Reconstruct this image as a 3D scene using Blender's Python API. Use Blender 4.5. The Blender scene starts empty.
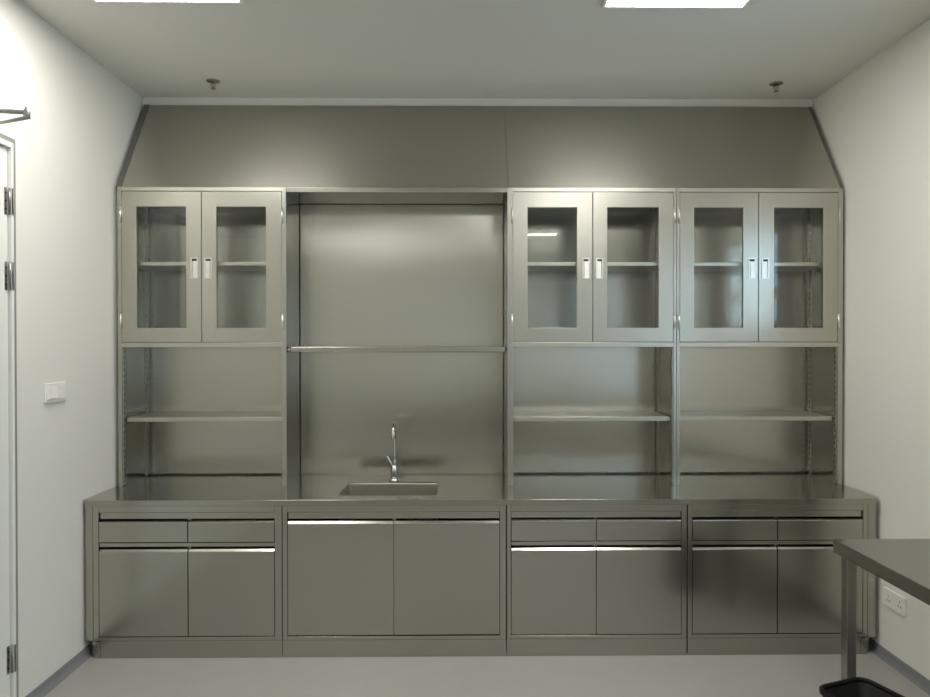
import bpy, bmesh, math
from mathutils import Vector, Matrix

C = bpy.context.scene.collection
# ------------------------------------------------------------------ helpers

class MB:
    """collects shapes in one bmesh, then links them as ONE mesh object"""
    def __init__(s):
        s.bm = bmesh.new()

    def box(s, x0, x1, y0, y1, z0, z1, mi=0):
        v = [s.bm.verts.new(p) for p in ((x0, y0, z0), (x1, y0, z0), (x1, y1, z0), (x0, y1, z0),
                                         (x0, y0, z1), (x1, y0, z1), (x1, y1, z1), (x0, y1, z1))]
        for f in ((0, 3, 2, 1), (4, 5, 6, 7), (0, 1, 5, 4), (1, 2, 6, 5), (2, 3, 7, 6), (3, 0, 4, 7)):
            s.bm.faces.new([v[i] for i in f]).material_index = mi
        return s

    def prism(s, pts, axis, a, b, mi=0, smooth=False):
        """2D outline extruded along an axis: x -> (y,z), y -> (x,z), z -> (x,y)"""
        def P(p, t):
            return {'x': (t, p[0], p[1]), 'y': (p[0], t, p[1]), 'z': (p[0], p[1], t)}[axis]
        A = [s.bm.verts.new(P(p, a)) for p in pts]
        B = [s.bm.verts.new(P(p, b)) for p in pts]
        n = len(pts)
        fs = [s.bm.faces.new(A), s.bm.faces.new(B[::-1])]
        for i in range(n):
            f = s.bm.faces.new((A[i], B[i], B[(i + 1) % n], A[(i + 1) % n]))
            f.smooth = smooth
            fs.append(f)
        for f in fs:
            f.material_index = mi
        bmesh.ops.recalc_face_normals(s.bm, faces=fs)
        return s

    def lathe(s, prof, c=(0, 0, 0), n=24, mi=0, axis='z', smooth=True):
        rings = []
        for r, h in prof:
            ring = []
            for k in range(n):
                t = 2 * math.pi * k / n
                a, b = r * math.cos(t), r * math.sin(t)
                p = {'z': (a, b, h), 'y': (a, h, b), 'x': (h, a, b)}[axis]
                ring.append(s.bm.verts.new((p[0] + c[0], p[1] + c[1], p[2] + c[2])))
            rings.append(ring)
        fs = []
        for A, B in zip(rings, rings[1:]):
            for k in range(n):
                f = s.bm.faces.new((A[k], A[(k + 1) % n], B[(k + 1) % n], B[k]))
                f.smooth = smooth
                fs.append(f)
        fs.append(s.bm.faces.new(rings[0]))
        fs.append(s.bm.faces.new(rings[-1]))
        for f in fs:
            f.material_index = mi
        bmesh.ops.recalc_face_normals(s.bm, faces=fs)
        return s

    def tube(s, path, rad, n=12, mi=0):
        path = [Vector(p) for p in path]
        if not isinstance(rad, (list, tuple)):
            rad = [rad] * len(path)
        rings = []
        up = None
        for i, p in enumerate(path):
            d = (path[min(i + 1, len(path) - 1)] - path[max(i - 1, 0)]).normalized()
            if up is None:
                up = d.orthogonal().normalized()
            up = (up - d * up.dot(d)).normalized()
            w = d.cross(up)
            rings.append([s.bm.verts.new(p + (up * math.cos(2 * math.pi * k / n) + w * math.sin(2 * math.pi * k / n)) * rad[i])
                          for k in range(n)])
        fs = []
        for A, B in zip(rings, rings[1:]):
            for k in range(n):
                f = s.bm.faces.new((A[k], A[(k + 1) % n], B[(k + 1) % n], B[k]))
                f.smooth = True
                fs.append(f)
        fs += [s.bm.faces.new(rings[0]), s.bm.faces.new(rings[-1])]
        for f in fs:
            f.material_index = mi
        bmesh.ops.recalc_face_normals(s.bm, faces=fs)
        return s

    def build(s, name, mats, parent=None, bevel=0, seg=2, angle=35, flat=False):
        me = bpy.data.meshes.new(name)
        s.bm.to_mesh(me)
        s.bm.free()
        for m in (mats if isinstance(mats, (list, tuple)) else [mats]):
            me.materials.append(m)
        o = bpy.data.objects.new(name, me)
        C.objects.link(o)
        if parent:
            o.parent = parent
        if bevel:
            b = o.modifiers.new('bevel', 'BEVEL')
            b.width = bevel
            b.segments = seg
            b.limit_method = 'ANGLE'
            b.angle_limit = math.radians(angle)
            if not flat:
                b.harden_normals = True
                for p in me.polygons:
                    p.use_smooth = True
        return o


def rrect(x0, x1, y0, y1, r, n=6):
    pts = []
    for cx, cy, a in ((x1 - r, y1 - r, 0), (x0 + r, y1 - r, 90), (x0 + r, y0 + r, 180), (x1 - r, y0 + r, 270)):
        for k in range(n + 1):
            t = math.radians(a + 90 * k / n)
            pts.append((cx + r * math.cos(t), cy + r * math.sin(t)))
    return pts


def tag(o, label, cat, group=None):
    o['label'] = label
    o['category'] = cat
    o['kind'] = 'thing'
    if group:
        o['group'] = group
    return o


def thing(name, loc, label, cat, group=None, rz=0):
    o = bpy.data.objects.new(name, None)
    C.objects.link(o)
    o.empty_display_size = .1
    o.location = loc
    o.rotation_euler = (0, 0, rz)
    return tag(o, label, cat, group)


def struct(o):
    o['kind'] = 'structure'
    return o


# ------------------------------------------------------------------ materials

def newmat(name):
    m = bpy.data.materials.new(name)
    m.use_nodes = True
    nt = m.node_tree
    return m, nt, nt.nodes['Principled BSDF']


def steel(name, col=(.42, .408, .36), rough=.24, grain='x', wav=.35, aniso=0.0, across=(1, 0, 0)):
    """brushed stainless steel: fine grain lines in the roughness, faint oil-canning of the sheet"""
    m, nt, b = newmat(name)
    N, L = nt.nodes, nt.links
    b.inputs['Metallic'].default_value = 1
    tc = N.new('ShaderNodeTexCoord')
    mp = N.new('ShaderNodeMapping')
    mp.inputs['Scale'].default_value = {'x': (1.5, 260, 260), 'z': (260, 260, 1.5), 'y': (260, 1.5, 260)}[grain]
    L.new(tc.outputs['Object'], mp.inputs['Vector'])
    n1 = N.new('ShaderNodeTexNoise')
    n1.inputs['Scale'].default_value = 1
    n1.inputs['Detail'].default_value = 3
    L.new(mp.outputs['Vector'], n1.inputs['Vector'])
    mr = N.new('ShaderNodeMapRange')
    mr.inputs['To Min'].default_value = rough - .015
    mr.inputs['To Max'].default_value = rough + .02
    L.new(n1.outputs['Fac'], mr.inputs['Value'])
    L.new(mr.outputs['Result'], b.inputs['Roughness'])
    mx = N.new('ShaderNodeMix')
    mx.data_type = 'RGBA'
    mx.inputs['A'].default_value = (col[0] * .985, col[1] * .985, col[2] * .985, 1)
    mx.inputs['B'].default_value = (min(col[0] * 1.015, 1), min(col[1] * 1.015, 1), min(col[2] * 1.015, 1), 1)
    L.new(n1.outputs['Fac'], mx.inputs['Factor'])
    L.new(mx.outputs['Result'], b.inputs['Base Color'])
    # sheet waviness
    n2 = N.new('ShaderNodeTexNoise')
    n2.inputs['Scale'].default_value = 2.2
    n2.inputs['Detail'].default_value = 1
    L.new(tc.outputs['Object'], n2.inputs['Vector'])
    bp = N.new('ShaderNodeBump')
    bp.inputs['Strength'].default_value = wav
    bp.inputs['Distance'].default_value = .006
    L.new(n2.outputs['Fac'], bp.inputs['Height'])
    L.new(bp.outputs['Normal'], b.inputs['Normal'])
    if aniso:
        b.inputs['Anisotropic'].default_value = aniso
        tg = N.new('ShaderNodeCombineXYZ')      # across the grain: the lobe is widest there
        for k in range(3):
            tg.inputs[k].default_value = across[k]
        L.new(tg.outputs['Vector'], b.inputs['Tangent'])
    return m


def plain(name, col, rough=.6, metal=0, noise=0, nscale=6, bump=0, bscale=120):
    m, nt, b = newmat(name)
    N, L = nt.nodes, nt.links
    b.inputs['Roughness'].default_value = rough
    b.inputs['Metallic'].default_value = metal
    b.inputs['Base Color'].default_value = (*col, 1)
    tc = N.new('ShaderNodeTexCoord')
    if noise:
        n = N.new('ShaderNodeTexNoise')
        n.inputs['Scale'].default_value = nscale
        n.inputs['Detail'].default_value = 5
        L.new(tc.outputs['Object'], n.inputs['Vector'])
        mx = N.new('ShaderNodeMix')
        mx.data_type = 'RGBA'
        mx.inputs['A'].default_value = tuple(c * (1 - noise) for c in col) + (1,)
        mx.inputs['B'].default_value = tuple(min(1, c * (1 + noise)) for c in col) + (1,)
        L.new(n.outputs['Fac'], mx.inputs['Factor'])
        L.new(mx.outputs['Result'], b.inputs['Base Color'])
    if bump:
        n = N.new('ShaderNodeTexNoise')
        n.inputs['Scale'].default_value = bscale
        L.new(tc.outputs['Object'], n.inputs['Vector'])
        bp = N.new('ShaderNodeBump')
        bp.inputs['Strength'].default_value = bump
        bp.inputs['Distance'].default_value = .001
        L.new(n.outputs['Fac'], bp.inputs['Height'])
        L.new(bp.outputs['Normal'], b.inputs['Normal'])
    return m


def glass(name, tint=(.80, .86, .84), refl=.10):
    """thin pane: sees through, with a sharp surface reflection"""
    m = bpy.data.materials.new(name)
    m.use_nodes = True
    nt = m.node_tree
    N, L = nt.nodes, nt.links
    N.remove(N['Principled BSDF'])
    t = N.new('ShaderNodeBsdfTransparent')
    t.inputs['Color'].default_value = (*tint, 1)
    g = N.new('ShaderNodeBsdfGlossy')
    g.inputs['Roughness'].default_value = .015
    lw = N.new('ShaderNodeLayerWeight')         # Schlick: same from either side of the pane
    lw.inputs['Blend'].default_value = .5
    pw = N.new('ShaderNodeMath')
    pw.operation = 'POWER'
    pw.inputs[1].default_value = 5
    L.new(lw.outputs['Facing'], pw.inputs[0])
    ad = N.new('ShaderNodeMath')
    ad.operation = 'MULTIPLY_ADD'
    ad.inputs[1].default_value = 1 - refl
    ad.inputs[2].default_value = refl
    L.new(pw.outputs['Value'], ad.inputs[0])
    mx = N.new('ShaderNodeMixShader')
    L.new(ad.outputs['Value'], mx.inputs['Fac'])
    L.new(t.outputs['BSDF'], mx.inputs[1])
    L.new(g.outputs['BSDF'], mx.inputs[2])
    L.new(mx.outputs['Shader'], N['Material Output'].inputs['Surface'])
    return m


def emit(name, col, s):
    m, nt, b = newmat(name)
    b.inputs['Base Color'].default_value = (.8, .8, .8, 1)
    b.inputs['Emission Color'].default_value = (*col, 1)
    b.inputs['Emission Strength'].default_value = s
    return m


SX = steel('brushed_steel_sheet', grain='x')
SS = steel('satin_steel_shelf', col=(.53, .52, .46), grain='x', rough=.34, wav=.1)
SZ = steel('brushed_steel_upright', col=(.49, .48, .435), grain='z', rough=.28, wav=.2)
SN = steel('brushed_steel_splashback', col=(.50, .485, .43), grain='z', rough=.235, wav=.5, aniso=.85)
SD = steel('brushed_steel_door', col=(.49, .475, .42), grain='z', rough=.29, wav=.3)
SB = steel('brushed_steel_base_front', col=(.43, .422, .38), grain='z', rough=.21, wav=.18, aniso=.3)
SH = steel('brushed_steel_sloped_sheet', col=(.48, .468, .42), grain='x', rough=.37, wav=.3, aniso=.8, across=(0, .54, .84))
ST = steel('brushed_steel_worktop', col=(.40, .392, .355), grain='x', rough=.18, wav=.15, aniso=.6, across=(0, 1, 0))
STAB = steel('brushed_steel_table', col=(.34, .335, .31), grain='y', rough=.22)
SIDE_SHADE = steel('brushed_steel_side_shaded', col=(.34, .334, .30), grain='z', rough=.16, wav=.2)  # same steel darkened: the dim cabinet interior is put into the colour
STRIP = steel('dark_steel_edge', col=(.22, .225, .22), grain='x', rough=.4)
CHROME = plain('polished_chrome', (.72, .72, .72), .07, 1)
BRIGHT = plain('bright_satin_steel', (.78, .77, .73), .33, 1)
DARKGAP = plain('dark_slot', (.03, .03, .028), .7)
WALL = plain('white_wall_paint', (.78, .765, .71), .75, noise=.012, nscale=3, bump=.12)
CEIL = plain('white_ceiling_paint', (.70, .695, .64), .8, noise=.012, nscale=2)
FLOOR = plain('grey_vinyl_floor', (.365, .355, .33), .36, noise=.05, nscale=9)
SKIRT = plain('grey_vinyl_skirting', (.20, .205, .205), .5, noise=.03)
DOORW = plain('white_door_enamel', (.80, .80, .76), .45, noise=.01)
PLASTIC = plain('white_switch_plastic', (.84, .82, .79), .35)
FLANGE_SHADE = plain('shaded_frame_enamel', (.27, .28, .255), .5)  # grey stands for shade on the frame's outer return
BLACKP = plain('black_bin_plastic', (.007, .007, .0065), .6, bump=.1)
GALV = plain('satin_hinge_steel', (.30, .29, .28), .35, 1)
ALU = plain('grey_closer_aluminium', (.42, .42, .41), .4, .8)
BLACKP.node_tree.nodes['Principled BSDF'].inputs['Specular IOR Level'].default_value = .25
PANE = glass('clear_cabinet_glass', (.965, .975, .97), .045)
WPANE = glass('clear_window_glass', (.93, .96, .96), .06)
LED = emit('led_diffuser', (1.0, .975, .925), 16.0)
RUBBER = plain('black_rubber', (.03, .03, .03), .6)

# ------------------------------------------------------------------ room shell (metres; x right, y into the room, z up)
XL, XR, YB, YF, ZC = -1.874, 2.147, 4.26, -3.6, 3.045
T = .12

struct(MB().box(XL - T, XR + T, YF - T, YB + T, -.1, 0).build('floor', FLOOR))
struct(MB().box(XL - T, XR + T, YF - T, YB + T, ZC, ZC + .1).build('ceiling', CEIL))
struct(MB().box(XL - T, XR + T, YB, YB + T, 0, ZC).build('wall_back', WALL))
struct(MB().box(XL - T, XR + T, YF - T, YF, 0, ZC).build('wall_front', WALL))
struct(MB().box(XL + .002, XR - .002, YF + .0005, YF + .02, 0, .62).build('added_trim_1', SX, bevel=.003))  # unseen steel dado, added to darken what the splashback reflects
# left wall with the door opening
DY0, DY1, DZ = 2.02, 2.990, 2.395
struct(MB().box(XL - T, XL, YF, DY0, 0, ZC).box(XL - T, XL, DY1, YB, 0, ZC).box(XL - T, XL, DY0, DY1, DZ, ZC).build('wall_left', WALL))
# right wall with three window openings, nearer the camera than the picture shows
W = [(-3.4, -2.42), (.25, 1.38), (2.17, 3.06)]
WZ1 = 2.36
SILL = (.95, .95, 1.70)
m = MB()
ys = [YF] + [y for w in W for y in w] + [YB]
for i in range(7):
    if i % 2 == 0:
        m.box(XR, XR + T, ys[i], ys[i + 1], 0, ZC)
    else:
        m.box(XR, XR + T, ys[i], ys[i + 1], 0, SILL[i // 2]).box(XR, XR + T, ys[i], ys[i + 1], WZ1, ZC)
struct(m.build('wall_right', WALL))
for i, (a, b) in enumerate(W):
    WZ0 = SILL[i]
    f = MB()
    w = .03
    x0, x1 = XR + .03, XR + .09
    f.box(x0, x1, a, a + w, WZ0, WZ1).box(x0, x1, b - w, b, WZ0, WZ1)
    f.box(x0, x1, a + w, b - w, WZ0, WZ0 + w).box(x0, x1, a + w, b - w, WZ1 - w, WZ1)
    c = (a + b) / 2
    f.box(x0, x1, a + w, b - w, 1.89, 1.955)
    if b - a > .9:
        f.box(x0, x1, c - .025, c + .025, WZ0 + w, 1.89)
    fo = struct(f.build('window_%d' % (i + 1), DOORW))
    p = MB().box(XR + .058, XR + .062, a + w, b - w, WZ0 + w, WZ1 - w).build('pane', WPANE, fo)
    s = MB().box(XR - .03, XR + .03, a, b, WZ0 - .03, WZ0).build('window_sill', DOORW, fo)
# coved vinyl skirting along both side walls
cove = [(0, 0), (.032, 0), (.022, .004), (.015, .012), (.010, .024), (.006, .042), (0, .044)]
struct(MB().prism([(XL + a, z + .0005) for a, z in cove], 'y', DY1 + .06, 4.24).build('baseboard_left', SKIRT))
struct(MB().prism([(XR - a, z + .0005) for a, z in cove], 'y', YF, 4.24).build('baseboard_right', SKIRT))

# ------------------------------------------------------------------ door in the left wall
dl = struct(MB().box(XL - .05, XL - .004, DY0 + .012, DY1 - .004, .008, DZ - .004).build('door_1', DOORW, bevel=.002))
fr = MB()
fx0, fx1 = XL - .06, XL + .012
A0, A1, AZ = DY0 - .030, DY1 + .034, DZ + .042
fr.box(XL, fx1, A0, DY0, 0, AZ).box(XL, fx1, DY1, A1 - .02, 0, AZ - .02).box(XL, fx1, DY0, DY1, DZ, AZ - .02)
fr.build('door_frame', DOORW, dl, bevel=.002)
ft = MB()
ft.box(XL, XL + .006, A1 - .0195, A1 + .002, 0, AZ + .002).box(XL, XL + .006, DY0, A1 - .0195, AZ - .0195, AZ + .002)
fo = ft.build('frame_flange', FLANGE_SHADE, dl)
fo['label'] = 'outer flange of the door frame, coloured as in shadow'
for z0, z1 in ((2.114, 2.227), (1.80, 1.917), (.195, .31)):
    h = MB()
    h.box(XL - .0045, XL - .002, DY1 - .026, DY1 - .011, z0, z1)
    h.box(XL + .0105, XL + .0135, DY1 + .0005, DY1 + .009, z0, z1)
    h.tube([(XL + .006, DY1 - .005, z0), (XL + .006, DY1 - .005, z1)], .0042)
    ho = h.build('hinge', GALV, dl)
    ho['label'] = 'satin steel hinge'
    s = MB()
    for k in (.2, .5, .8):
        s.lathe([(.005, 0), (.005, .0015)], (XL - .002, DY1 - .019, z0 + (z1 - z0) * k), 10, axis='x')
    s.build('screws', DARKGAP, ho)
MB().tube([(XL - .004, DY0 + .08, 1.02), (XL + .055, DY0 + .08, 1.02), (XL + .06, DY0 + .10, 1.02), (XL + .06, DY0 + .21, 1.02)], .009).build('door_handle', GALV, dl)

# door closer: body on the leaf, elbow of its two arms out in the room
dc = thing('door_closer', (XL, 2.42, 2.288), 'grey metal door closer with folded arms above the white door', 'door closer')
MB().box(-.004, .05, -.10, .14, -.03, .03).build('body', ALU, dc, bevel=.006)
MB().tube([(.026, .02, .028), (.026, .02, .098)], .011).build('spindle', ALU, dc)
m = MB()
a, b = Vector((.026, .02, .088)), Vector((.392, .045, .088))
m.tube([a, a + (b - a) * .2, a + (b - a) * .8, b], [.011, .0075, .0075, .010], 10)
m.build('main_arm', ALU, dc)
m = MB()
c = Vector((.03, .225, .075))
b2 = Vector((.392, .045, .068))
m.tube([b2, b2 + (c - b2) * .5, c], [.007, .0052, .0052], 10)
m.build('forearm', ALU, dc)
MB().lathe([(.004, -.014), (.011, -.013), (.011, .016), (.006, .02), (.006, .026), (.003, .027)], (.392, .045, .078), 16).build('elbow_joint', ALU, dc)
MB().box(.013, .05, .195, .255, .060, .090).build('shoe', ALU, dc, bevel=.004)

# ------------------------------------------------------------------ base cabinets
FY = 3.5487          # front plane of the base run
BD = .68             # depth


def front(x0, x1, z0, z1, lip=.013):
    """cabinet front folded at the top into a rounded pull lip"""
    k = lip
    pts = [(.0, z0), (.0, z1 - k), (.0006, z1 - k + .0022), (k * .80, z1 - .0012), (k, z1)]
    pts += [(k + .003, z1), (k + .003, z1 - .03), (.019, z1 - .03), (.019, z0)]
    m = MB()
    m.prism(pts, 'x', x0, x1, smooth=False)
    return m


def base_cabinet(x0, x1, split, ox0, ox1, drawers, label, oz=.731, plinth=(0, 0)):
    t = thing('base_cabinet', (x0, FY, 0), label, 'cabinet', 'stainless steel base cabinets')
    w = x1 - x0
    s, p, q = split - x0, ox0 - x0, ox1 - x0
    g = .0012
    H = .763
    c = MB()
    c.box(g, p - .008, .004, BD, .09, H).box(q + .008, w - g, .004, BD, .09, H)
    c.box(p - .008, q + .008, .03, BD, .09, .104).box(p - .008, q + .008, BD - .012, BD, .104, H)
    c.build('carcass', SX, t)
    f = MB()
    bz = .106
    f.box(g, p, 0, .02, .088, H).box(q, w - g, 0, .02, .088, H)
    f.box(p, q, 0, .02, oz, H).box(p, q, 0, .02, .088, bz)
    f.build('face_frame', SB, t, bevel=.0015)
    r = MB()
    r.box(p + .002, q - .002, .012, .022, oz - .034 if drawers else oz - .036, oz - .003)
    if drawers:
        r.box(p + .002, q - .002, .007, .020, .558, .577)
    r.build('rail', SB, t, bevel=.001)
    MB().box(s - .008, s + .008, .022, .04, .104, oz).build('mullion', SB, t)
    k = MB().box(.001 + plinth[0], w - .001 - plinth[1], .0015, BD, .001, .0868).build('plinth', SB, t)
    gap = .0028
    for a, b in ((p + gap, s - gap), (s + gap, q - gap)):
        if drawers:
            front(a, b, .583, .688, .008).build('drawer', SB, t)
            front(a, b, .111, .546).build('door', SB, t)
        else:
            front(a, b, .113, .684).build('door', SB, t)
    return t


base_cabinet(-1.819, -.8765, -1.346, -1.790, -.913, True, 'steel base cabinet with two drawers and two doors at the left wall end', plinth=(.034, 0))
base_cabinet(-.8755, .2475, -.317, -.850, .216, False, 'steel sink cabinet with two tall doors and no drawers')
base_cabinet(.2495, 1.1595, .701, .271, 1.132, True, 'steel base cabinet with two drawers, directly right of the sink cabinet')
base_cabinet(1.1625, 2.078, 1.618, 1.185, 2.053, True, 'steel base cabinet with two drawers, partly behind the steel table', plinth=(0, .034))


def filler(xa, xb, sgn, label):
    """rounded corner post closing the end of the run; sgn = -1 at the left end, 1 at the right"""
    t = thing('corner_filler', ((xa + xb) / 2, FY, 0), label, 'filler panel', 'corner fillers of the base run')
    h = (xb - xa) / 2
    def outline(a, r, back):
        # a: outer half width; rounded at the outer front corner
        pts = [(-sgn * h, 0.002), (-sgn * h, back), (sgn * a, back)]
        for k in range(8):
            th = math.radians(90 * k / 7)
            pts.append((sgn * (a - r + r * math.cos(th)), .002 + r - r * math.sin(th)))
        return pts
    MB().prism(outline(h, .012, BD), 'z', .088, .763).build('post', SB, t, bevel=.0008)
    # plinth end turns back in a wider curve
    xi, xo = -sgn * (h + .034), sgn * (h - .003)
    rx, ry = .062, .085
    pts = [(xi, .0015), (xi, BD), (xo, BD)]
    for k in range(11):
        th = math.radians(90 * k / 10)
        pts.append((xo - sgn * rx * (1 - math.cos(th)), .0015 + ry - ry * math.sin(th)))
    MB().prism(pts, 'z', .001, .084).build('plinth_end', SB, t)
    return t


filler(-1.861, -1.820, -1, 'narrow rounded steel corner filler at the left end of the base cabinets')
filler(2.079, 2.124, 1, 'narrow rounded steel corner filler at the right end of the base cabinets')

# ------------------------------------------------------------------ worktop with welded-in sink
wt = thing('worktop', (.13, FY, .764), 'long brushed steel worktop with a welded-in sink', 'worktop')
bm = bmesh.new()
ox, oy = .13, FY
wx0, wx1, wy0, wy1 = -1.868 - ox, 2.132 - ox, -.008, .700
sx0, sx1, sy0, sy1 = -.613 - ox, -.103 - ox, 3.644 - oy, 3.988 - oy
outer = [(wx1, wy1), (wx0, wy1)]
r = .028
for k in range(7):
    th = math.radians(180 + 90 * k / 6)
    outer.append((wx0 + r + r * math.cos(th), wy0 + r + r * math.sin(th)))
for k in range(7):
    th = math.radians(270 + 90 * k / 6)
    outer.append((wx1 - r + r * math.cos(th), wy0 + r + r * math.sin(th)))
inner = rrect(sx0, sx1, sy0, sy1, .018, 4)
edges = []
for loop in (outer, inner):
    v = [bm.verts.new((x, y, 0)) for x, y in loop]
    edges += [bm.edges.new((v[i], v[(i + 1) % len(v)])) for i in range(len(v))]
bmesh.ops.triangle_fill(bm, edges=edges, use_beauty=True, use_dissolve=False)
ext = bmesh.ops.extrude_face_region(bm, geom=bm.faces[:])
bmesh.ops.translate(bm, verts=[g for g in ext['geom'] if isinstance(g, bmesh.types.BMVert)], vec=(0, 0, .029))
bmesh.ops.recalc_face_normals(bm, faces=bm.faces[:])
m = MB()
m.bm.free()
m.bm = bm
m.build('slab', ST, wt, bevel=.004, seg=3, angle=50, flat=True)
# basin
m = MB()
rings = []
for (d, z, rr) in ((.0012, .0235, .018), (.0014, .018, .018), (.004, -.14, .024), (.005, -.17, .026), (.022, -.192, .04), (.06, -.196, .04)):
    rings.append([m.bm.verts.new((x, y, z)) for x, y in rrect(sx0 + d, sx1 - d, sy0 + d, sy1 - d, rr, 4)])
for A, B in zip(rings, rings[1:]):
    for i in range(len(A)):
        f = m.bm.faces.new((A[i], B[i], B[(i + 1) % len(A)], A[(i + 1) % len(A)]))
        f.smooth = True
m.bm.faces.new(rings[-1])
bmesh.ops.recalc_face_normals(m.bm, faces=m.bm.faces[:])
sk = m.build('sink_basin', SS, wt)
so = sk.modifiers.new('sheet', 'SOLIDIFY')
so.thickness = .0015
MB().lathe([(.044, 0), (.044, .003), (.036, .004), (.03, -.001), (.008, -.001)], ((sx0 + sx1) / 2, (sy0 + sy1) / 2, -.194)).build('drain', CHROME, sk)

# ------------------------------------------------------------------ mixer tap
TZ = .7935
tp = thing('mixer_tap', (-.357, 4.03, TZ), 'chrome gooseneck mixer tap standing behind the sink', 'tap')
MB().lathe([(.027, 0), (.027, .006), (.024, .010), (.0235, .014)], n=28).build('base_ring', CHROME, tp)
MB().lathe([(.019, .012), (.0205, .03), (.0205, .062), (.018, .082), (.012, .092)], n=28).build('body', CHROME, tp)
MB().tube([(-.006, 0, .078), (-.018, -.004, .098), (-.034, -.010, .132), (-.040, -.012, .140)], [.010, .009, .0065, .0055]).build('lever', CHROME, tp)
m = MB()
p = [(.003, 0, .085), (.004, 0, .15), (.003, 0, .23), (.002, 0, .296)]
for k in range(1, 11):
    th = math.radians(180 * k / 10)
    p.append((.002 + .006 * k / 10, -.075 + .075 * math.cos(th), .296 + .042 * math.sin(th)))
p.append((.008, -.152, .28))
m.tube(p, .0075, 14)
m.build('neck', CHROME, tp)
MB().lathe([(.008, .305), (.0115, .297), (.0115, .262), (.009, .257), (.004, .256)], (.008, -.151, 0), 20).build('spray_head', CHROME, tp)

# ------------------------------------------------------------------ glazed upper cabinets
HY, HZ, UD, UH = 3.885, .7932, .350, 1.636    # front plane, worktop height, depth, height


def upper_cabinet(x0, x1, tl, tr, seam, wins, label):
    t = thing('glazed_cabinet', (x0, HY, HZ), label, 'cabinet', 'glazed steel cabinets above the worktop')
    w = x1 - x0
    g = .0006
    L = lambda x: x - x0
    zi = lambda z: z - HZ
    for a, b in ((g, tl), (w - tr, w - g)):
        MB().box(a, b, .0045, UD, .0005, UH).build('side_panel', SIDE_SHADE, t)
        MB().box(a, b, 0, .0042, .0005, UH).build('front_post', SZ, t, bevel=.001)  # lighter strip kept apart so only the sides carry the painted shade
    MB().box(tl, w - tr, UD - .012, UD, .010, UH - .02).build('back_panel', SN, t)
    MB().box(tl, w - tr, 0, UD - .0, zi(2.4075), UH).build('top_panel', SS, t, bevel=.0015)
    MB().box(tl, w - tr, .0, UD - .012, zi(1.555), zi(1.581)).build('deck', SS, t, bevel=.002)
    # shelves on their perforated standards
    sl = tl + .007
    sr = w - tr - .007
    MB().box(sl, sr, .038, UD - .014, zi(1.143), zi(1.168)).build('shelf', SS, t, bevel=.003)
    MB().box(sl, sr, .038, UD - .014, zi(2.004), zi(2.026)).build('shelf', SS, t, bevel=.003)
    for side, xs in ((0, tl), (1, w - tr)):
        for y in (.008, .290):
            m = MB()
            for za, zb in ((.004, zi(1.553)), (zi(1.583), zi(2.40))):
                a, b = (xs, xs + .005) if side == 0 else (xs - .005, xs)
                d0, d1 = (xs, xs + .0008) if side == 0 else (xs - .0008, xs)
                m.box(a, b, y, y + .006, za, zb).box(a, b, y + .022, y + .028, za, zb)
                m.box(d0, d1, y + .006, y + .022, za, zb, 1)
                n = int((zb - za) / .034)
                st = (zb - za) / n
                for k in range(n + 1):
                    q = min(max(za + k * st, za + .009), zb - .009)
                    m.box(a, b, y + .006, y + .022, q - .009, q + .009)
            m.build('shelf_standard', [SZ, DARKGAP], t)
    # doors
    zt, zb = zi(2.4045), zi(1.5835)
    wz0, wz1 = zi(1.661), zi(2.322)
    gp = .0018
    for j, (a, b, wa, wb) in enumerate(((tl + gp, L(seam) - gp, L(wins[0]), L(wins[1])), (L(seam) + gp, w - tr - gp, L(wins[2]), L(wins[3])))):
        d = MB()
        y0, y1 = -.001, .019
        # one welded sheet frame round the pane
        o_ = [(a, zb), (b, zb), (b, zt), (a, zt)]
        i_ = [(wa, wz0), (wb, wz0), (wb, wz1), (wa, wz1)]
        V = {}
        for yy in (y0, y1):
            V[yy] = ([d.bm.verts.new((x, yy, z)) for x, z in o_], [d.bm.verts.new((x, yy, z)) for x, z in i_])
        for k in range(4):
            n_ = (k + 1) % 4
            for yy in (y0, y1):
                d.bm.faces.new((V[yy][0][k], V[yy][0][n_], V[yy][1][n_], V[yy][1][k]))
            for q in (0, 1):
                d.bm.faces.new((V[y0][q][k], V[y0][q][n_], V[y1][q][n_], V[y1][q][k]))
        bmesh.ops.recalc_face_normals(d.bm, faces=d.bm.faces[:])
        do = d.build('door', SD, t, bevel=.0015)
        po = MB().box(wa - .0, wb + .0, .008, .012, wz0, wz1).build('glass_pane', PANE, do)
        # flush cup pull beside the seam
        hx0, hx1 = (L(seam) - .057, L(seam) - .018) if j == 0 else (L(seam) + .018, L(seam) + .057)
        hz0, hz1 = zi(1.931), zi(2.043)
        h = MB()
        e = .0055
        h.box(hx0, hx0 + e, -.006, -.001, hz0, hz1).box(hx1 - e, hx1, -.006, -.001, hz0, hz1)
        h.box(hx0 + e, hx1 - e, -.006, -.001, hz0, hz0 + e).box(hx0 + e, hx1 - e, -.006, -.001, hz1 - e, hz1)
        h.box(hx0 + e, hx1 - e, -.0018, -.001, hz1 - .017, hz1 - e, 1)
        h.prism([(-.0055, hz0 + e), (-.0015, hz1 - .017), (-.001, hz1 - .017), (-.001, hz0 + e)], 'x', hx0 + e + .006 * (1 - j), hx1 - e - .006 * j)
        ho = h.build('handle', [BRIGHT, DARKGAP], do, bevel=.0006)
        ho['label'] = 'bright flush cup handle'
        kx = tl - .003 if j == 0 else w - tr + .003
        for z0, z1 in ((2.235, 2.318), (1.655, 1.737)):
            MB().tube([(kx, -.0055, zi(z0)), (kx, -.0055, zi(z1))], .0052, 10).build('hinge', BRIGHT, do)
    return t


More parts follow.
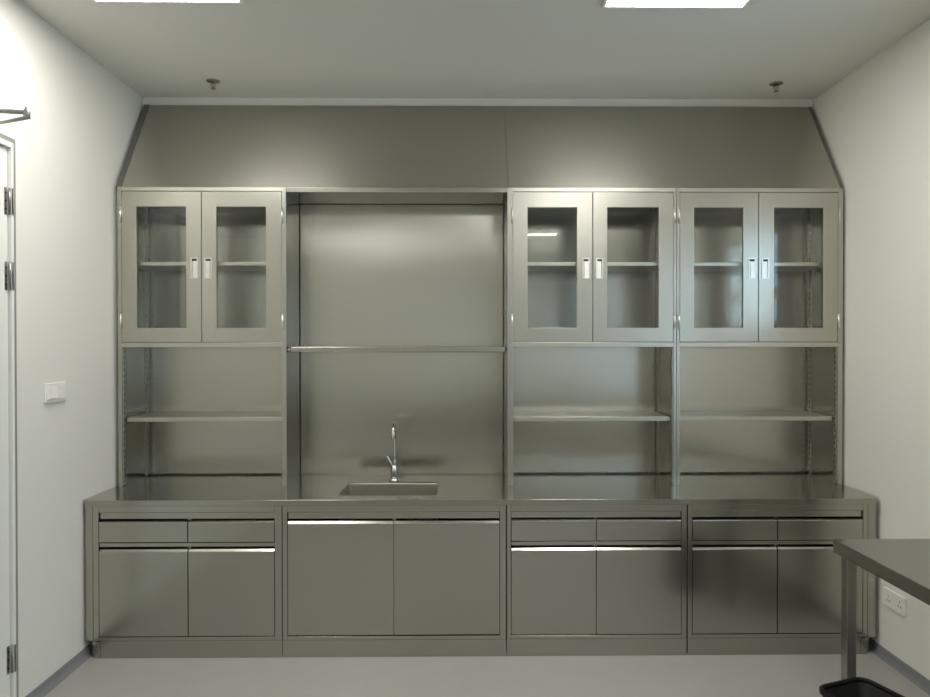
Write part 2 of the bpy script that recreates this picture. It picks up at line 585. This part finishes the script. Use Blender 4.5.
upper_cabinet(-1.850, -.933, .022, .023, -1.394, (-1.746, -1.477, -1.312, -1.043),
              'glazed steel cabinet left of the sink bay, open shelves below')
upper_cabinet(.277, 1.2085, .029, .0155, .746, (.388, .659, .826, 1.109),
              'glazed steel cabinet between the sink bay and the right-end cabinet')
upper_cabinet(1.2095, 2.130, .0155, .028, 1.661, (1.305, 1.576, 1.747, 2.019),
              'glazed steel cabinet at the right wall end, above the table side')

# open bay above the sink
by = thing('sink_bay', (-.328, HY, HZ), 'open steel splashback bay above the sink with one shelf', 'splashback bay')
bw = .6045
MB().box(-bw + .003, bw - .003, UD - .012, UD, .0005, UH - .032).build('splashback', SN, by)
MB().box(-bw, bw, 0, UD, UH - .028, UH - .0).build('top_panel', SX, by, bevel=.002)
MB().box(-bw + .018, bw - .010, .015, UD - .013, 1.527 - HZ, 1.557 - HZ).build('shelf', SB, by, bevel=.004, seg=3)
m = MB()
m.lathe([(.005, 0), (.008, .002), (.008, .010), (.004, .013)], (-bw, .03, 1.541 - HZ), 14, axis='x')
m.build('shelf_pin', BRIGHT, by)
MB().box(-bw, bw, UD - .016, UD - .0125, .0008, .012).build('upstand_bead', SX, by)

# ------------------------------------------------------------------ sloped top panels
ang = math.atan2(2.995 - 2.4315, 4.245 - 3.887)
L_ = math.hypot(2.995 - 2.4315, 4.245 - 3.887)


def sloped(x0, x1, cheek, label):
    t = thing('sloped_panel', (x0, HY, HZ + UH + .0008), label, 'sloped panel', 'sloped steel panels above the cabinets')
    w = x1 - x0
    a0 = .024 if cheek == -1 else 0
    a1 = .016 if cheek == 1 else 0
    th = .012
    s, c = math.sin(ang), math.cos(ang)
    prof = [(.002, 0), (.002 + L_ * c, L_ * s), (.002 + L_ * c + th * s * .0, L_ * s - th), (.002 + th * 1.1, 0)]
    prof = [(.002, 0), (.358, .5635), (.358, .5635 - .022), (.018, 0)]
    MB().prism(prof, 'x', a0 + .0006, w - a1 - .0006).build('sheet', SH, t)
    if cheek:
        xa, xb = (-.008, a0) if cheek == -1 else (w - a1, w)
        MB().prism([(.001, .0), (.357, .5660), (.358, .5635), (.358, 0)], 'x', xa, xb).build('end_cheek', STRIP, t)
    return t


sloped(-1.850, .281, -1, 'left sloped steel panel, wider, spanning from left wall past the sink bay')
sloped(.2815, 2.130, 1, 'right sloped steel panel, spanning above two glazed cabinets')

# ------------------------------------------------------------------ steel table by the right wall
tb = thing('steel_table', (1.86, 2.22, 0), 'steel work table with square legs against the right wall', 'table')
tx0, tx1, ty0, ty1 = 1.587 - 1.86, 2.125 - 1.86, -1.22, 2.965 - 2.22
MB().box(tx0, tx1, ty0, ty1, .694, .75).build('tabletop', STAB, tb, bevel=.003, seg=2, angle=50)
for x in (tx0 + .016, tx1 - .066):
    for y in (ty0 + .03, ty1 - .082):
        lg = MB().box(x, x + .040, y, y + .048, .012, .694).build('leg', STAB, tb, bevel=.003)
        MB().lathe([(.016, 0), (.018, .003), (.018, .012)], (x + .02, y + .024, 0), 16).build('foot', RUBBER, lg)

# ------------------------------------------------------------------ waste bin
bn = thing('waste_bin', (1.492, 2.523, 0), 'black plastic waste bin on the floor at the table leg', 'bin', rz=math.radians(20))
m = MB()
rings = []
for z, hx, hy, rr in ((.002, .088, .108, .03), (.0, .080, .10, .03)):
    pass
prof = [(0, .085, .100), (.004, .092, .107), (.27, .112, .130), (.285, .114, .132)]
for z, hx, hy in prof:
    rings.append([m.bm.verts.new((x, y, z)) for x, y in rrect(-hx, hx, -hy, hy, .035, 6)])
for z, hx, hy in ((.285, .110, .128), (.012, .088, .103)):
    rings.append([m.bm.verts.new((x, y, z)) for x, y in rrect(-hx, hx, -hy, hy, .035, 6)])
for A, B in zip(rings, rings[1:]):
    for i in range(len(A)):
        m.bm.faces.new((A[i], A[(i + 1) % len(A)], B[(i + 1) % len(A)], B[i])).smooth = True
m.bm.faces.new(rings[0])
m.bm.faces.new(rings[-1])
bmesh.ops.recalc_face_normals(m.bm, faces=m.bm.faces[:])
m.build('body', BLACKP, bn)
m = MB()
rings = []
for z, d in ((.282, .004), (.282, .012), (.296, .013), (.300, .009), (.300, .003), (.294, -.001), (.282, -.001)):
    rings.append([m.bm.verts.new((x, y, z)) for x, y in rrect(-.112 - d, .112 + d, -.130 - d, .130 + d, .037 + d, 6)])
for A, B in zip(rings, rings[1:] + rings[:1]):
    for i in range(len(A)):
        m.bm.faces.new((A[i], A[(i + 1) % len(A)], B[(i + 1) % len(A)], B[i])).smooth = True
bmesh.ops.recalc_face_normals(m.bm, faces=m.bm.faces[:])
m.build('rim', BLACKP, bn)

# ------------------------------------------------------------------ light switch and wall socket
sw = thing('light_switch', (XL, 3.315, 1.349), 'white double rocker switch on the left wall beside the door', 'switch')
MB().box(.0005, .009, -.085, .085, -.045, .045).build('plate', PLASTIC, sw, bevel=.003)
MB().prism([(.009, -.030), (.021, -.024), (.012, .030), (.009, .030)], 'y', -.070, -.006).build('rocker', PLASTIC, sw)
MB().box(.009, .013, .010, .074, -.031, .033).build('rocker', PLASTIC, sw, bevel=.001)

sc = thing('wall_socket', (XR, 3.432, .312), 'white double power socket low on the right wall behind table', 'socket')
MB().box(-.010, -.0005, -.088, .088, -.044, .044).build('plate', PLASTIC, sc, bevel=.003)
for cy in (-.044, .044):
    m = MB()
    for k, (dy, dz, ry) in enumerate(((0, .012, 0), (-.009, -.010, .5), (.009, -.010, -.5))):
        m.box(-.0112, -.0098, cy + dy - .0015, cy + dy + .0015, dz - .006, dz + .006)
    m.build('socket_holes', DARKGAP, sc)

# ------------------------------------------------------------------ ceiling fittings
def ceiling_light(x0, x1, y0, y1, label):
    t = thing('ceiling_light', ((x0 + x1) / 2, (y0 + y1) / 2, ZC), label, 'ceiling light', 'square ceiling light panels')
    hx, hy = (x1 - x0) / 2, (y1 - y0) / 2
    f = MB()
    e = .014
    f.box(-hx, hx, -hy, -hy + e, -.014, -.0005).box(-hx, hx, hy - e, hy, -.014, -.0005)
    f.box(-hx, -hx + e, -hy + e, hy - e, -.014, -.0005).box(hx - e, hx, -hy + e, hy - e, -.014, -.0005)
    f.build('frame', DOORW, t)
    MB().box(-hx + e, hx - e, -hy + e, hy - e, -.011, -.0005).build('diffuser', LED, t)


ceiling_light(-1.543, -.913, 2.43, 3.055, 'square ceiling light panel near the left wall')
ceiling_light(.628, 1.25, 2.455, 3.08, 'square ceiling light panel right of the room centre')
ceiling_light(.80, 1.42, .14, .76, 'ceiling light panel further back in the room')
ceiling_light(-1.553, -.953, -2.05, -1.45, 'square ceiling light panel at the far back of the room')
ceiling_light(.75, 1.35, -1.86, -1.62, 'narrow ceiling light panel at the far back of the room')


def sprinkler(x, y, label):
    t = thing('sprinkler_head', (x, y, ZC), label, 'sprinkler', 'ceiling sprinklers')
    MB().lathe([(.037, -.0005), (.037, -.003), (.030, -.007), (.012, -.009)], n=24).build('escutcheon', GALV, t)
    m = MB().lathe([(.008, -.008), (.008, -.014), (.005, -.017), (.003, -.018)], n=14)
    for s in (-1, 1):
        m.tube([(s * .009, 0, -.015), (s * .011, 0, -.027), (s * .003, 0, -.042)], .0022, 8)
    m.tube([(0, 0, -.018), (0, 0, -.042)], .0022, 8)
    m.build('body', GALV, t)
    MB().lathe([(.004, -.041), (.014, -.043), (.015, -.045), (.013, -.045), (.003, -.045)], n=16).build('deflector', GALV, t)


sprinkler(-1.363, 3.99, 'small metal sprinkler head on the ceiling over the left glazed cabinet')
sprinkler(1.808, 4.0, 'small metal sprinkler head on the ceiling over the right-end glazed cabinet')

# ------------------------------------------------------------------ daylight, camera, view
wd = bpy.data.worlds.new('daylight')
bpy.context.scene.world = wd
wd.use_nodes = True
bg = wd.node_tree.nodes['Background']
bg.inputs['Color'].default_value = (.58, .79, 1.0, 1)
bg.inputs['Strength'].default_value = 3.7
yaw, pitch, roll = .0114, -.0082, -.0005
fw = Vector((math.sin(yaw) * math.cos(pitch), math.cos(yaw) * math.cos(pitch), math.sin(pitch)))
rt = Vector((math.cos(yaw), -math.sin(yaw), 0))
up = rt.cross(fw)
r2 = rt * math.cos(roll) + up * math.sin(roll)
u2 = up * math.cos(roll) - rt * math.sin(roll)
cd = bpy.data.cameras.new('camera')
cam = bpy.data.objects.new('camera', cd)
C.objects.link(cam)
M = Matrix((r2, u2, -fw)).transposed().to_4x4()
M.translation = Vector((0, 0, 1.5793))
cam.matrix_world = M
cd.sensor_fit = 'HORIZONTAL'
cd.sensor_width = 36
cd.lens = 708.2271 / 930 * 36
cd.clip_start = .02
sc_ = bpy.context.scene
sc_.camera = cam
sc_.view_settings.view_transform = 'Standard'
sc_.view_settings.look = 'None'
sc_.view_settings.gamma = 1
sc_.view_settings.use_curve_mapping = False
sc_.view_settings.exposure = .38
